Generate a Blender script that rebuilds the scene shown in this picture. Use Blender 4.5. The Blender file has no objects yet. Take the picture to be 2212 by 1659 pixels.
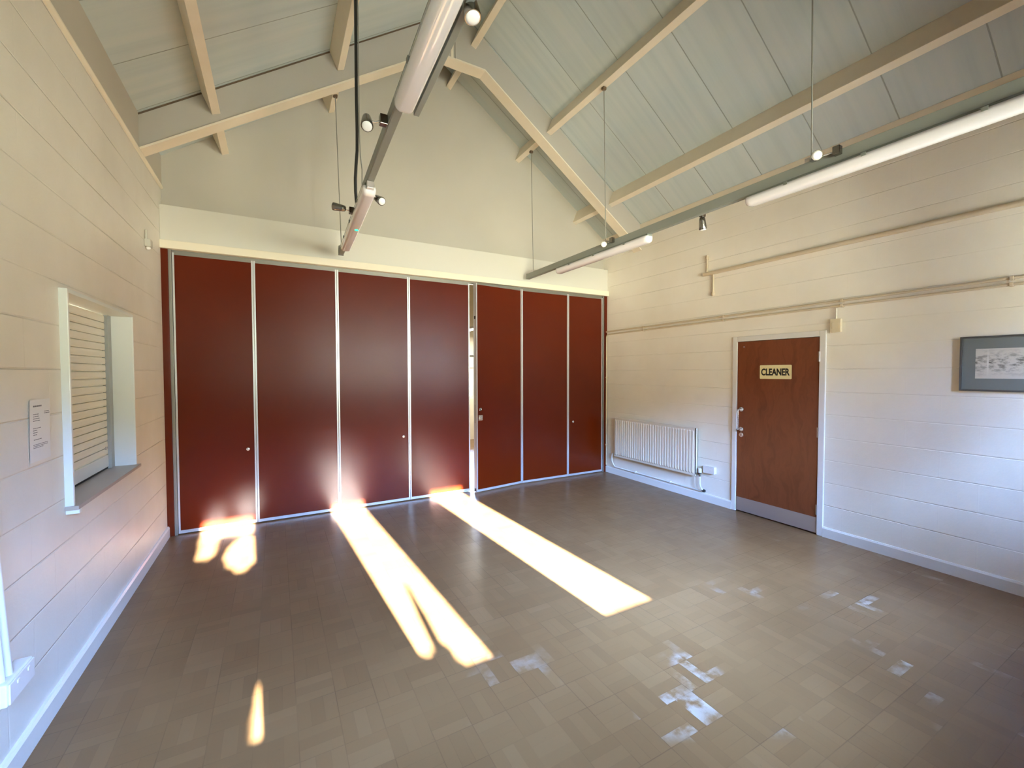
import bpy, math, random
from mathutils import Vector, Matrix
random.seed(7)
C = bpy.context.scene.collection
XL, XR, YB, YF = -0.971, 4.748, 5.386, -0.80      # left wall, right wall, partition face, front wall
XM = (XL + XR) / 2
EAVE, SLOPE = 3.80, 0.69
RIDGE = EAVE + SLOPE * (XM - XL)
def ceil_z(x): return EAVE + SLOPE * ((x - XL) if x < XM else (XR - x))

# ------------------------------------------------------------------ mesh builder
class MB:
    def __init__(self): self.v = []; self.f = []; self.sm = []
    def add(self, vs, fs, smooth=False):
        n = len(self.v); self.v += [tuple(p) for p in vs]
        for f in fs: self.f.append([n + i for i in f]); self.sm.append(smooth)
        return self
    def box(self, x0, x1, y0, y1, z0, z1):
        vs = [(x, y, z) for z in (z0, z1) for y in (y0, y1) for x in (x0, x1)]
        return self.add(vs, [(0,2,3,1),(4,5,7,6),(0,1,5,4),(2,6,7,3),(0,4,6,2),(1,3,7,5)])
    def obox(self, c, u, v, w):                       # oriented box: centre and three half vectors
        c, u, v, w = map(Vector, (c, u, v, w))
        vs = [c + a*u + b*v + d*w for d in (-1,1) for b in (-1,1) for a in (-1,1)]
        return self.add(vs, [(0,2,3,1),(4,5,7,6),(0,1,5,4),(2,6,7,3),(0,4,6,2),(1,3,7,5)])
    def prism(self, poly, axis, a, b):                # poly in the other two axes, extruded a..b
        def P(p, t):
            return {'x': (t, p[0], p[1]), 'y': (p[0], t, p[1]), 'z': (p[0], p[1], t)}[axis]
        n = len(poly); vs = [P(p, a) for p in poly] + [P(p, b) for p in poly]
        fs = [tuple(range(n))[::-1], tuple(range(n, 2*n))] + [(i, (i+1) % n, n + (i+1) % n, n + i) for i in range(n)]
        return self.add(vs, fs)
    def tube(self, pts, r, n=10, cap=True):
        pts = [Vector(p) for p in pts]; rs = r if isinstance(r, (list, tuple)) else [r]*len(pts)
        rings = []; ref = None
        for i, p in enumerate(pts):
            d = (pts[min(i+1, len(pts)-1)] - pts[max(i-1, 0)]).normalized()
            if ref is None:
                ref = Vector((0,0,1)) if abs(d.z) < .9 else Vector((1,0,0))
            s = d.cross(ref).normalized(); t = s.cross(d).normalized(); ref = t
            rings.append([p + rs[i]*(math.cos(2*math.pi*k/n)*s + math.sin(2*math.pi*k/n)*t) for k in range(n)])
        vs = [q for R in rings for q in R]
        fs = [(i*n+k, i*n+(k+1) % n, (i+1)*n+(k+1) % n, (i+1)*n+k) for i in range(len(pts)-1) for k in range(n)]
        self.add(vs, fs, True)
        if cap: self.add(rings[0], [tuple(range(n))]); self.add(rings[-1], [tuple(range(n))[::-1]])
        return self
    def lathe(self, c, d, prof, n=20):                # prof: (distance along d, radius)
        c, d = Vector(c), Vector(d).normalized()
        pts = [c + d*a for a, _ in prof]
        ref = Vector((0,0,1)) if abs(d.z) < .9 else Vector((1,0,0))
        s = d.cross(ref).normalized(); t = s.cross(d).normalized()
        vs = [p + r*(math.cos(2*math.pi*k/n)*s + math.sin(2*math.pi*k/n)*t) for p, (_, r) in zip(pts, prof) for k in range(n)]
        fs = [(i*n+k, i*n+(k+1) % n, (i+1)*n+(k+1) % n, (i+1)*n+k) for i in range(len(pts)-1) for k in range(n)]
        self.add(vs, fs, True)
        self.add(vs[:n], [tuple(range(n))]); self.add(vs[-n:], [tuple(range(n))[::-1]])
        return self
    def build(self, name, m, parent=None, bevel=0, seg=2, recalc=True):
        me = bpy.data.meshes.new(name); me.from_pydata(self.v, [], self.f)
        for p, s in zip(me.polygons, self.sm): p.use_smooth = s
        import bmesh
        if recalc:
            b = bmesh.new(); b.from_mesh(me); bmesh.ops.recalc_face_normals(b, faces=b.faces); b.to_mesh(me); b.free()
        me.materials.append(m)
        o = bpy.data.objects.new(name, me); C.objects.link(o)
        if parent:
            o.parent = parent
            o.matrix_parent_inverse = parent_world(parent).inverted()
        if bevel:
            bv = o.modifiers.new('bevel', 'BEVEL'); bv.width = bevel; bv.segments = seg; bv.limit_method = 'ANGLE'; bv.angle_limit = .6
        return o
def parent_world(p):
    m = p.matrix_basis.copy()
    return m if p.parent is None else parent_world(p.parent) @ p.matrix_parent_inverse @ m
def tag(o, label, cat, group=None):
    o['label'] = label; o['category'] = cat
    if group: o['group'] = group
    return o
def thing(name, label, cat, loc, group=None):
    o = bpy.data.objects.new(name, None); C.objects.link(o); o.location = loc; o.empty_display_size = .1
    return tag(o, label, cat, group)
def struct(o): o['kind'] = 'structure'; return o
def arc(c, a, b, r, n=6):                             # elbow points around centre c, from direction a to b
    c, a, b = Vector(c), Vector(a), Vector(b)
    return [c + r*(math.cos(t)*a + math.sin(t)*b) for t in [math.pi/2*k/n for k in range(n+1)]]

# ------------------------------------------------------------------ materials
def srgb(r, g, b):
    f = lambda c: (c/255/12.92) if c/255 <= .04045 else ((c/255+.055)/1.055)**2.4
    return (f(r), f(g), f(b), 1)
def mat(name, col, rough=.5, metal=0, spec=.5, coat=0, emit=None, es=0):
    m = bpy.data.materials.new(name); m.use_nodes = True
    b = m.node_tree.nodes['Principled BSDF']
    b.inputs['Base Color'].default_value = col; b.inputs['Roughness'].default_value = rough
    b.inputs['Metallic'].default_value = metal; b.inputs['Specular IOR Level'].default_value = spec
    b.inputs['Coat Weight'].default_value = coat; b.inputs['Coat Roughness'].default_value = .08
    if emit: b.inputs['Emission Color'].default_value = emit; b.inputs['Emission Strength'].default_value = es
    return m
class NT:
    def __init__(self, m): self.t = m.node_tree; self.b = self.t.nodes['Principled BSDF']
    def n(self, kind, **kw):
        nd = self.t.nodes.new(kind)
        for k, v in kw.items(): setattr(nd, k, v)
        return nd
    def l(self, a, b): self.t.links.new(a, b)
    def val(self, v):
        nd = self.n('ShaderNodeValue'); nd.outputs[0].default_value = v; return nd.outputs[0]
    def math(self, op, a, b=None, c=None):
        nd = self.n('ShaderNodeMath', operation=op)
        for i, x in enumerate((a, b, c)):
            if x is None: continue
            if isinstance(x, (int, float)): nd.inputs[i].default_value = x
            else: self.l(x, nd.inputs[i])
        return nd.outputs[0]
    def pos(self):
        g = self.n('ShaderNodeNewGeometry'); s = self.n('ShaderNodeSeparateXYZ'); self.l(g.outputs['Position'], s.inputs[0])
        return g.outputs['Position'], s.outputs[0], s.outputs[1], s.outputs[2]
    def comb(self, x, y, z):
        nd = self.n('ShaderNodeCombineXYZ')
        for i, v in enumerate((x, y, z)):
            if isinstance(v, (int, float)): nd.inputs[i].default_value = v
            else: self.l(v, nd.inputs[i])
        return nd.outputs[0]
    def noise(self, vec, scale, detail=3, rough=.55):
        nd = self.n('ShaderNodeTexNoise'); nd.inputs['Scale'].default_value = scale
        nd.inputs['Detail'].default_value = detail; nd.inputs['Roughness'].default_value = rough
        if vec is not None: self.l(vec, nd.inputs['Vector'])
        return nd.outputs['Fac']
    def ramp(self, fac, stops):
        nd = self.n('ShaderNodeValToRGB'); e = nd.color_ramp.elements
        while len(e) < len(stops): e.new(.5)
        for el, (p, c) in zip(e, stops): el.position = p; el.color = c
        self.l(fac, nd.inputs[0]); return nd.outputs[0]
    def mix(self, fac, a, b, mode='MIX'):
        nd = self.n('ShaderNodeMix', data_type='RGBA', blend_type=mode)
        for s, x in ((nd.inputs[0], fac), (nd.inputs[6], a), (nd.inputs[7], b)):
            if isinstance(x, (int, float, tuple)): s.default_value = x
            else: self.l(x, s)
        return nd.outputs[2]
    def bump(self, h, dist, strength=1):
        nd = self.n('ShaderNodeBump'); nd.inputs['Distance'].default_value = dist; nd.inputs['Strength'].default_value = strength
        self.l(h, nd.inputs['Height']); self.l(nd.outputs[0], self.b.inputs['Normal'])
    def col(self, c): self.l(c, self.b.inputs['Base Color'])
    def rough(self, c): self.l(c, self.b.inputs['Roughness'])

CREAM = srgb(226, 220, 206)
def block_wall(name, axis, off, ca, cb, dist, perp):
    m = mat(name, CREAM, .42, spec=.4); n = NT(m); P, x, y, z = n.pos()
    u = {'y': y, 'x': x}[axis]
    zz = n.math('SUBTRACT', z, off)
    vec = n.comb(u, zz, 0.)
    br = n.n('ShaderNodeTexBrick'); br.offset = .5
    n.l(vec, br.inputs['Vector'])
    for k, v in (('Scale', 1), ('Mortar Size', .005), ('Mortar Smooth', .6), ('Brick Width', .45), ('Row Height', .225), ('Bias', 0)):
        br.inputs[k].default_value = v
    wob = n.noise(P, 1.3, 2)
    deep = n.ramp(wob, [(.35, (.25,.25,.25,1)), (.65, (1,1,1,1))])
    # bed joints run through more strongly than the perpends
    row = n.math('ABSOLUTE', n.math('SUBTRACT', n.math('FRACT', n.math('DIVIDE', zz, .225)), .5))
    bed = n.n('ShaderNodeMapRange'); bed.inputs[1].default_value = .475; bed.inputs[2].default_value = .497
    n.l(row, bed.inputs[0])
    h = n.math('ADD', n.math('MULTIPLY', br.outputs['Fac'], perp), n.math('MULTIPLY', bed.outputs[0], .65))
    h = n.math('MULTIPLY', h, deep)
    fine = n.noise(P, 60, 4, .7); mid = n.noise(P, 9, 3)
    hh = n.math('SUBTRACT', n.math('ADD', n.math('MULTIPLY', fine, .12), n.math('MULTIPLY', mid, .25)), h)
    n.bump(hh, dist, .9)
    tint = n.ramp(n.noise(P, 2.2, 4), [(.3, srgb(*ca)), (.7, srgb(*cb))])
    n.col(tint)
    n.rough(n.math('ADD', n.math('MULTIPLY', mid, .2), .3))
    return m
M = {}
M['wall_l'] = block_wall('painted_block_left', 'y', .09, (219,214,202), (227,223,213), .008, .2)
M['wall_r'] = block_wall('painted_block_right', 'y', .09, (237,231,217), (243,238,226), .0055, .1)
M['plaster'] = mat('gable_plaster', srgb(215,204,178), .7, spec=.3)
n = NT(M['plaster']); P, x, y, z = n.pos(); n.col(n.ramp(n.noise(P, .9, 3), [(.3, srgb(188,182,169)), (.7, srgb(196,190,177))])); n.bump(n.noise(P, 90, 3), .001, .4)
M['cream'] = mat('cream_gloss_paint', srgb(232,224,204), .4)
M['header'] = mat('header_paint', srgb(212,209,197), .5)
M['white'] = mat('white_gloss_paint', srgb(226,224,218), .25)
n = NT(M['white']); P, x, y, z = n.pos(); n.bump(n.noise(P, 25, 3), .001, .5)
M['rad'] = mat('radiator_enamel', srgb(222,214,198), .3)
M['pipe'] = mat('painted_pipe', srgb(206,190,162), .45)
M['timber'] = mat('painted_timber', srgb(226,211,186), .5)
n = NT(M['timber']); P, x, y, z = n.pos(); n.col(n.ramp(n.noise(P, 3.5, 4), [(.3, srgb(222,210,188)), (.7, srgb(230,219,199))]))
M['web'] = mat('painted_plywood', srgb(178,171,160), .6)

# ceiling boards: grey-green boards with seams and faint staining
M['ceil'] = mat('ceiling_boards', srgb(186,190,180), .6, spec=.3)
n = NT(M['ceil']); P, x, y, z = n.pos()
r = n.math('ABSOLUTE', n.math('SUBTRACT', n.math('FRACT', n.math('ADD', n.math('DIVIDE', n.math('SUBTRACT', y, .465), .5945), 5.5)), .5))
seam = n.n('ShaderNodeMapRange'); seam.inputs[1].default_value = .009; seam.inputs[2].default_value = .005; n.l(r, seam.inputs[0])
stain = n.noise(n.comb(n.math('MULTIPLY', x, .25), n.math('MULTIPLY', y, 5.), 0.), 2.2, 4)
base = n.ramp(stain, [(.3, srgb(183,194,194)), (.52, srgb(191,201,200)), (.68, srgb(196,203,201))])
base = n.mix(n.math('MULTIPLY', n.ramp(n.noise(P, 1.1, 2), [(.55,(0,0,0,1)),(.75,(1,1,1,1))]), .35), base, srgb(200,196,190))
n.col(n.mix(n.math('MULTIPLY', seam.outputs[0], .55), base, srgb(110,108,98)))
n.bump(n.math('SUBTRACT', 1., seam.outputs[0]), .003, .7)

# floor: finger-mosaic tiles, 178 mm squares of three strips laid alternately
M['floor'] = mat('mosaic_floor', srgb(150,120,90), .34, spec=.45)
n = NT(M['floor']); P, x, y, z = n.pos(); S = .178
u = n.math('DIVIDE', n.math('SUBTRACT', x, .064), S); v = n.math('DIVIDE', n.math('SUBTRACT', y, .012), S)
iu, iv = n.math('FLOOR', u), n.math('FLOOR', v); fu, fv = n.math('FRACT', u), n.math('FRACT', v)
par = n.math('MODULO', n.math('ADD', n.math('ADD', iu, iv), 100.), 2.)
par = n.math('GREATER_THAN', par, .5)
fx = n.n('ShaderNodeMix'); n.l(par, fx.inputs[0]); n.l(fu, fx.inputs[2]); n.l(fv, fx.inputs[3])
strip = n.math('FLOOR', n.math('MULTIPLY', fx.outputs[0], 3.))
sfr = n.math('FRACT', n.math('MULTIPLY', fx.outputs[0], 3.))
def edge(f, w0, w1):
    d = n.math('SUBTRACT', .5, n.math('ABSOLUTE', n.math('SUBTRACT', f, .5)))
    mr = n.n('ShaderNodeMapRange'); mr.inputs[1].default_value = w1; mr.inputs[2].default_value = w0; n.l(d, mr.inputs[0]); return mr.outputs[0]
sq = n.math('MAXIMUM', edge(fu, .006, .016), edge(fv, .006, .016))
st = edge(sfr, .015, .04)
wn = n.n('ShaderNodeTexWhiteNoise'); wn.noise_dimensions = '3D'; n.l(n.comb(iu, iv, strip), wn.inputs['Vector'])
wq = n.n('ShaderNodeTexWhiteNoise'); wq.noise_dimensions = '2D'; n.l(n.comb(iu, iv, 0.), wq.inputs['Vector'])
tone = n.math('ADD', n.math('MULTIPLY', wn.outputs[0], .55), n.math('MULTIPLY', wq.outputs[0], .45))
FL = [(0, srgb(112,83,54)), (.5, srgb(120,90,59)), (1, srgb(129,99,67))]
c = n.ramp(tone, FL)
big = n.noise(P, .55, 3)
c = n.mix(n.math('MULTIPLY', big, .35), c, srgb(106,79,52))
lines = n.math('MULTIPLY', n.math('MAXIMUM', n.math('MULTIPLY', sq, .75), n.math('MULTIPLY', st, .35)), n.ramp(n.noise(P, 2.5, 3), [(.38,(.12,.12,.12,1)),(.62,(1,1,1,1))]))
c = n.mix(n.math('MULTIPLY', lines, .72), c, srgb(84,60,40))
# worn pale patches where the polish has gone, tile by tile, only along the trodden bands
wear = n.math('MULTIPLY', n.math('GREATER_THAN', wn.outputs[0], .72), n.ramp(n.noise(P, 1.15, 3), [(.54,(0,0,0,1)),(.66,(1,1,1,1))]))
wear = n.math('MULTIPLY', wear, n.ramp(n.noise(P, 14, 4), [(.4,(0,0,0,1)),(.6,(1,1,1,1))]))
trod = n.n('ShaderNodeMapRange'); trod.inputs[1].default_value = 2.5; trod.inputs[2].default_value = 1.7; n.l(y, trod.inputs[0]); wear = n.math('MULTIPLY', wear, trod.outputs[0])
c = n.mix(n.math('MULTIPLY', wear, .5), c, srgb(206,204,200))
specks = n.ramp(n.noise(P, 38, 2), [(.72,(0,0,0,1)),(.76,(1,1,1,1))])
c = n.mix(n.math('MULTIPLY', specks, .35), c, srgb(90,70,52))
n.col(c)
n.rough(n.math('ADD', n.math('MULTIPLY', n.noise(P, 7, 4), .22), n.math('ADD', .22, n.math('MULTIPLY', lines, .2))))
n.bump(n.math('SUBTRACT', n.math('MULTIPLY', n.noise(P, 5, 2), .3), n.math('MULTIPLY', lines, .6)), .0012, .6)

# partition laminate
M['red'] = mat('red_brown_laminate', srgb(122,50,20), .34, spec=.26)
n = NT(M['red']); P, x, y, z = n.pos()
n.col(n.ramp(n.noise(P, 1.5, 4), [(.3, srgb(84,23,0)), (.7, srgb(90,26,0))]))
scr = n.noise(n.comb(n.math('MULTIPLY', x, 2.), y, n.math('MULTIPLY', z, 9.)), 3, 5, .7)
n.rough(n.math('ADD', n.math('MULTIPLY', scr, .06), .26))
n.bump(n.noise(P, 4, 2), .002, .25)
M['alu'] = mat('brushed_aluminium', srgb(214,216,218), .34, metal=.6)
M['alu_dark'] = mat('dull_track_metal', srgb(140,138,130), .45, metal=.6)
M['chrome'] = mat('chrome', srgb(226,222,216), .22, metal=.75)
M['nickel'] = mat('satin_nickel', srgb(150,146,138), .25, metal=1)
M['steel'] = mat('satin_steel', srgb(196,190,186), .3, metal=.7)
M['trunk'] = mat('grey_trunking', srgb(136,140,132), .5)
M['tray'] = mat('grey_gear_tray', srgb(120,124,116), .5)
M['diff'] = mat('opal_diffuser', srgb(232,231,236), .12, coat=1)
M['glassw'] = mat('frosted_lens', srgb(228,230,232), .15, coat=.5)
M['dark'] = mat('dark_rubber', srgb(40,38,36), .6)
M['black'] = mat('black_cable', srgb(34,34,32), .45)
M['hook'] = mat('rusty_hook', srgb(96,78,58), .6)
M['rod'] = mat('grey_steel_rod', srgb(132,130,120), .5)
M['green'] = mat('green_indicator', (.0,.6,.35,1), .3, emit=(0.02,1,.45,1), es=1.6)
M['slat'] = mat('shutter_slat', srgb(222,222,210), .35)
M['hatch'] = mat('hatch_white', srgb(222,226,222), .3)
M['sill'] = mat('laminate_sill', srgb(168,158,146), .3)
M['guide'] = mat('grey_guide', srgb(150,154,152), .4)
M['paper'] = mat('paper', srgb(224,224,222), .7)
M['ink'] = mat('grey_ink', srgb(120,120,124), .8)
M['plastic'] = mat('ivory_plastic', srgb(222,208,176), .4)
M['whitep'] = mat('white_plastic', srgb(228,226,222), .35)
M['cond'] = mat('painted_conduit', srgb(226,226,222), .35)
M['sensor'] = mat('grey_plastic', srgb(190,188,176), .5)
M['signp'] = mat('cream_sign_plastic', srgb(236,222,168), .35)
M['letter'] = mat('black_lettering', srgb(24,22,20), .5)
M['frame'] = mat('dark_grey_frame', srgb(74,72,68), .4)
M['mount'] = mat('grey_mount_board', srgb(112,116,110), .7)
# veneered door: vertical figure with flame grain
M['door'] = mat('sapele_veneer', srgb(120,62,36), .33)
n = NT(M['door']); P, x, y, z = n.pos()
warp = n.noise(n.comb(0., n.math('MULTIPLY', y, 1.6), n.math('MULTIPLY', z, .9)), 2.4, 3)
g = n.noise(n.comb(0., n.math('ADD', n.math('MULTIPLY', y, 7.), n.math('MULTIPLY', warp, 3.)), n.math('MULTIPLY', z, .8)), 1.8, 4, .6)
fine = n.noise(n.comb(0., n.math('MULTIPLY', y, 160.), n.math('MULTIPLY', z, 2.)), 1, 2)
c = n.ramp(g, [(.3, srgb(106,52,27)), (.55, srgb(126,68,39)), (.75, srgb(115,58,32))])
n.col(n.mix(n.math('MULTIPLY', fine, .18), c, srgb(76,36,20)))
# picture: a sketchy grey landscape, trees over pale ground
M['art'] = mat('ink_sketch', srgb(196,190,178), .7)
n = NT(M['art']); P, x, y, z = n.pos()
tr = n.noise(n.comb(0., n.math('MULTIPLY', y, 1.), n.math('MULTIPLY', z, 2.1)), 17, 5, .62)
mid = n.math('SUBTRACT', 1., n.math('MULTIPLY', n.math('ABSOLUTE', n.math('SUBTRACT', z, 1.705)), 9.))
k = n.math('MULTIPLY', n.ramp(tr, [(.46,(0,0,0,1)),(.6,(1,1,1,1))]), n.math('MAXIMUM', mid, 0.))
c = n.mix(n.math('MULTIPLY', k, .95), srgb(200,194,182), srgb(72,68,58))
trunk_ = n.math('LESS_THAN', n.math('ABSOLUTE', n.math('SUBTRACT', y, 1.092)), .0045)
n.col(n.mix(n.math('MULTIPLY', trunk_, n.math('MAXIMUM', mid, 0.)), c, srgb(214,210,200)))
# window glass: clear, lets sun through, mirrors at grazing angles
g = bpy.data.materials.new('window_glass'); g.use_nodes = True; t = g.node_tree; t.nodes.clear()
o_ = t.nodes.new('ShaderNodeOutputMaterial'); tr_ = t.nodes.new('ShaderNodeBsdfTransparent'); gl_ = t.nodes.new('ShaderNodeBsdfGlossy'); mx = t.nodes.new('ShaderNodeMixShader'); fr = t.nodes.new('ShaderNodeFresnel')
gl_.inputs['Roughness'].default_value = .02; tr_.inputs[0].default_value = (.94,.96,.95,1); fr.inputs[0].default_value = 1.45
t.links.new(fr.outputs[0], mx.inputs[0]); t.links.new(tr_.outputs[0], mx.inputs[1]); t.links.new(gl_.outputs[0], mx.inputs[2]); t.links.new(mx.outputs[0], o_.inputs[0])
M['glass'] = g
M['leaf'] = mat('shrub_leaf', srgb(64,82,40), .5); M['bark'] = mat('shrub_bark', srgb(84,68,50), .8)
M['soil'] = mat('garden_soil', srgb(96,92,70), .9)
M['render_'] = mat('grey_render', srgb(150,146,138), .9)
M['front'] = mat('front_wall_paint', srgb(112,92,76), .8, spec=.2)
M['far'] = mat('far_room_paint', srgb(230,224,204), .5)
M['lamp_on'] = mat('lit_tube', srgb(240,240,235), .4, emit=(1,.95,.85,1), es=6)

# ================================================================== THE SETTING
TH = .25
fl = MB().box(XL-TH, XR+TH, YF-TH, YB+4.4, -.15, 0); struct(fl.build('floor', M['floor']))
# left wall, with the serving-hatch opening
HY0, HY1, HZ0, HZ1 = 3.06, 4.235, .925, 2.085
w = MB()
for a in ((YF-TH, HY0, 0, EAVE), (HY1, YB+.3, 0, EAVE), (HY0, HY1, 0, HZ0), (HY0, HY1, HZ1, EAVE)):
    w.box(XL-.21, XL, a[0], a[1], a[2], a[3])
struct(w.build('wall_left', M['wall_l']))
# right wall: a shallow recess behind the cleaner's door
DY0, DY1, DZ = 2.185, 3.16, 2.047
w = MB().box(XR+.06, XR+.25, YF-TH, YB+.3, 0, EAVE)
for a in ((YF-TH, DY0+.004, 0, EAVE), (DY1-.004, YB+.3, 0, EAVE), (DY0+.004, DY1-.004, DZ-.004, EAVE)):
    w.box(XR, XR+.06, a[0], a[1], a[2], a[3])
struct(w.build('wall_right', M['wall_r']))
# gable wall over the partition
GY = YB + .075
gp = [(XL, 2.9), (XR, 2.9), (XR, EAVE), (XM, RIDGE), (XL, EAVE)]
struct(MB().prism(gp, 'y', GY, YB+.3).build('wall_back', M['plaster']))
struct(MB().box(XL, XR, YB-.03, GY, 2.885, 3.295).build('trim_1', M['header'], bevel=.004))
struct(MB().box(XL, XR, YB-.055, YB+.02, 2.868, 2.948).build('trim_2', M['cream'], bevel=.004))
# front wall behind the camera; tall windows widened, fourth added, for sky fill
W = [(-.80, .10), (.85, 1.75), (2.05, 2.95), (3.30, 4.62)]
WZ0, WZ1 = 1.196, 2.665
w = MB(); xs = [XL] + [q for ab in W for q in ab] + [XR]
for i in range(0, len(xs), 2): w.box(xs[i], xs[i+1], YF-TH, YF, WZ0, WZ1)
w.box(XL, XR, YF-TH, YF, 0, WZ0); w.box(XL, XR, YF-TH, YF, WZ1, EAVE)
w.prism([(XL, EAVE), (XR, EAVE), (XM, RIDGE)], 'y', YF-TH, YF)
struct(w.build('wall_front', M['front']))
for i, (a, b) in enumerate(W):
    f = MB(); y0, y1 = YF-.16, YF-.12
    f.box(a, a+.022, y0, y1, WZ0, WZ1).box(b-.022, b, y0, y1, WZ0, WZ1).box(a+.022, b-.022, y0, y1, WZ1-.022, WZ1).box(a+.022, b-.022, y0, y1, WZ0, WZ0+.022)
    fo = struct(f.build('window_%d' % (i+1), M['white']))
    MB().box(a+.022, b-.022, YF-.142, YF-.138, WZ0+.022, WZ1-.022).build('pane', M['glass'], fo)
# ceiling: two boarded slopes
T = .12
cl = MB()
cl.prism([(XL-.25, ceil_z(XL)-.25*SLOPE), (XM, RIDGE), (XM, RIDGE+T), (XL-.25, ceil_z(XL)-.25*SLOPE+T)], 'y', YF-TH, YB+.3)
cl.prism([(XR+.25, ceil_z(XR)-.25*SLOPE), (XM, RIDGE), (XM, RIDGE+T), (XR+.25, ceil_z(XR)-.25*SLOPE+T)], 'y', YF-TH, YB+.3)
struct(cl.build('ceiling', M['ceil']))
# skirtings, plate and bead
def skirting(name, side, segs):
    b = MB()
    for y0, y1 in segs:
        if side == 'l': b.prism([(XL, 0), (XL+.02, 0), (XL+.02, .09), (XL+.012, .105), (XL, .105)], 'y', y0, y1)
        else: b.prism([(XR, 0), (XR-.02, 0), (XR-.02, .085), (XR-.012, .10), (XR, .10)], 'y', y0, y1)
    struct(b.build(name, M['white']))
skirting('baseboard_left', 'l', [(YF, YB)])
skirting('baseboard_right', 'r', [(YF, DY0), (DY1, YB)])
struct(MB().prism([(XL, 3.472), (XL+.008, 3.474), (XL+.02, 3.486), (XL+.02, 3.496), (XL+.008, 3.506), (XL, 3.507)], 'y', YF, GY).build('trim_3', M['cream']))
struct(MB().prism([(XL, 3.507), (XL+.006, 3.507), (XL+.006, EAVE+.004), (XL, EAVE)], 'y', YF, GY).build('trim_4', M['plaster']))
struct(MB().prism([(XR, 3.70), (XR-.022, 3.70), (XR-.022, EAVE+.01), (XR, EAVE)], 'y', YF, GY).build('trim_5', M['timber'], bevel=.003))
# neighbouring room seen through the gap between the folding panels
FY = YB + 4.2
w = MB().box(XL-TH, 3.55, FY, FY+.2, 0, 3.8).box(4.25, XR+TH, FY, FY+.2, 0, 3.8).box(3.55, 4.25, FY, FY+.2, 0, 1.0).box(3.55, 4.25, FY, FY+.2, 1.75, 3.8)
struct(w.build('wall_far', M['far']))
struct(MB().box(XL-.21, XL, YB+.3, FY, 0, 3.8).build('wall_far_left', M['far']))
struct(MB().box(XR, XR+.25, YB+.3, FY, 0, 3.8).build('wall_far_right', M['far']))
struct(MB().box(XL-.21, XR+.25, YB+.3, FY+.2, 3.8, 3.95).build('ceiling_far', M['far']))
fo = struct(MB().box(3.55, 3.6, FY+.03, FY+.1, 1.0, 1.75).box(4.2, 4.25, FY+.03, FY+.1, 1.0, 1.75).box(3.6, 4.2, FY+.03, FY+.1, 1.0, 1.05).box(3.6, 4.2, FY+.03, FY+.1, 1.7, 1.75).build('window_5', M['white']))
MB().box(3.6, 4.2, FY+.06, FY+.064, 1.05, 1.7).build('pane', M['glass'], fo)
tag(MB().box(3.2, XR, FY-.03, FY, 2.02, 2.05).build('picture_rail', M['frame'], bevel=.002), 'thin dark rail on the far wall, seen through the gap between the panels', 'rail')
rt = thing('ceiling_light', 'lit tube lamp in the next room, glimpsed through the gap between the panels', 'light', (3.75, 8.3, 2.60))
MB().box(3.70, 3.80, 7.7, 8.9, 2.58, 2.62).build('gear_tray', M['whitep'], rt)
MB().tube([(3.75, 7.72, 2.56), (3.75, 8.88, 2.56)], .018).build('tube', M['lamp_on'], rt)
MB().tube([(3.75, 7.9, 2.62), (3.75, 7.9, 3.8)], .004, 6).build('suspension_rod', M['rod'], rt)
MB().tube([(3.75, 8.7, 2.62), (3.75, 8.7, 3.8)], .004, 6).build('suspension_rod', M['rod'], rt)

# ================================================================== DOOR
d = struct(MB().box(XR-.018, XR+.055, DY0, DY0+.055, 0, DZ).box(XR-.018, XR+.055, DY1-.055, DY1, 0, DZ).box(XR-.018, XR+.055, DY0+.055, DY1-.055, DZ-.058, DZ).build('door_1', M['white'], bevel=.004))
LY0, LY1, LZ1 = 2.243, 3.102, 1.985
leaf = MB().box(XR-.008, XR+.036, LY0, LY1, .012, LZ1).build('leaf', M['door'], d, bevel=.002)
MB().box(XR-.0105, XR-.008, LY0+.003, LY1-.003, .016, .172).build('kick_plate', M['steel'], d)
for hz in (1.79, 1.03, .25):
    h = MB().tube([(XR-.014, LY0-.004, hz-.05), (XR-.014, LY0-.004, hz+.05)], .0075, 10).box(XR-.0095, XR-.008, LY0-.003, LY0+.012, hz-.05, hz+.05)
    h.build('hinge', M['steel'], d)
h = MB(); hx = XR - .008
pts = [(hx, 3.05, 1.203), (hx-.045, 3.05, 1.203)] + [tuple(p) for p in arc((hx-.045, 3.05, 1.183), (0,0,1), (-1,0,0), .02)] + [tuple(p) for p in arc((hx-.045, 3.05, .99), (-1,0,0), (0,0,-1), .02)] + [(hx, 3.05, .97)]
hd = h.tube(pts, .0085, 12).build('pull_handle', M['chrome'], d)
for hz in (1.203, .97):
    MB().lathe((hx, 3.05, hz), (-1,0,0), [(0,.026), (.005,.026), (.008,.02), (.009,.012)]).build('rose', M['chrome'], hd)
k = MB().lathe((hx, 3.048, .905), (-1,0,0), [(0,.026), (.004,.026), (.006,.022)]).build('lock_escutcheon', M['chrome'], d)
MB().box(hx-.0075, hx-.006, 3.045, 3.051, .893, .915).build('keyhole', M['dark'], k)
MB().lathe((hx, 3.025, 1.925), (-1,0,0), [(0,.008), (.006,.007), (.009,.004)], 10).build('coat_peg', M['steel'], d)
sg = MB().prism([(2.508,1.561),(2.831,1.561),(2.837,1.567),(2.837,1.706),(2.831,1.712),(2.508,1.712),(2.502,1.706),(2.502,1.567)], 'x', XR-.012, XR-.008).build('sign', M['signp'], d)
sg['label'] = 'cream plastic sign reading CLEANER'
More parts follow.
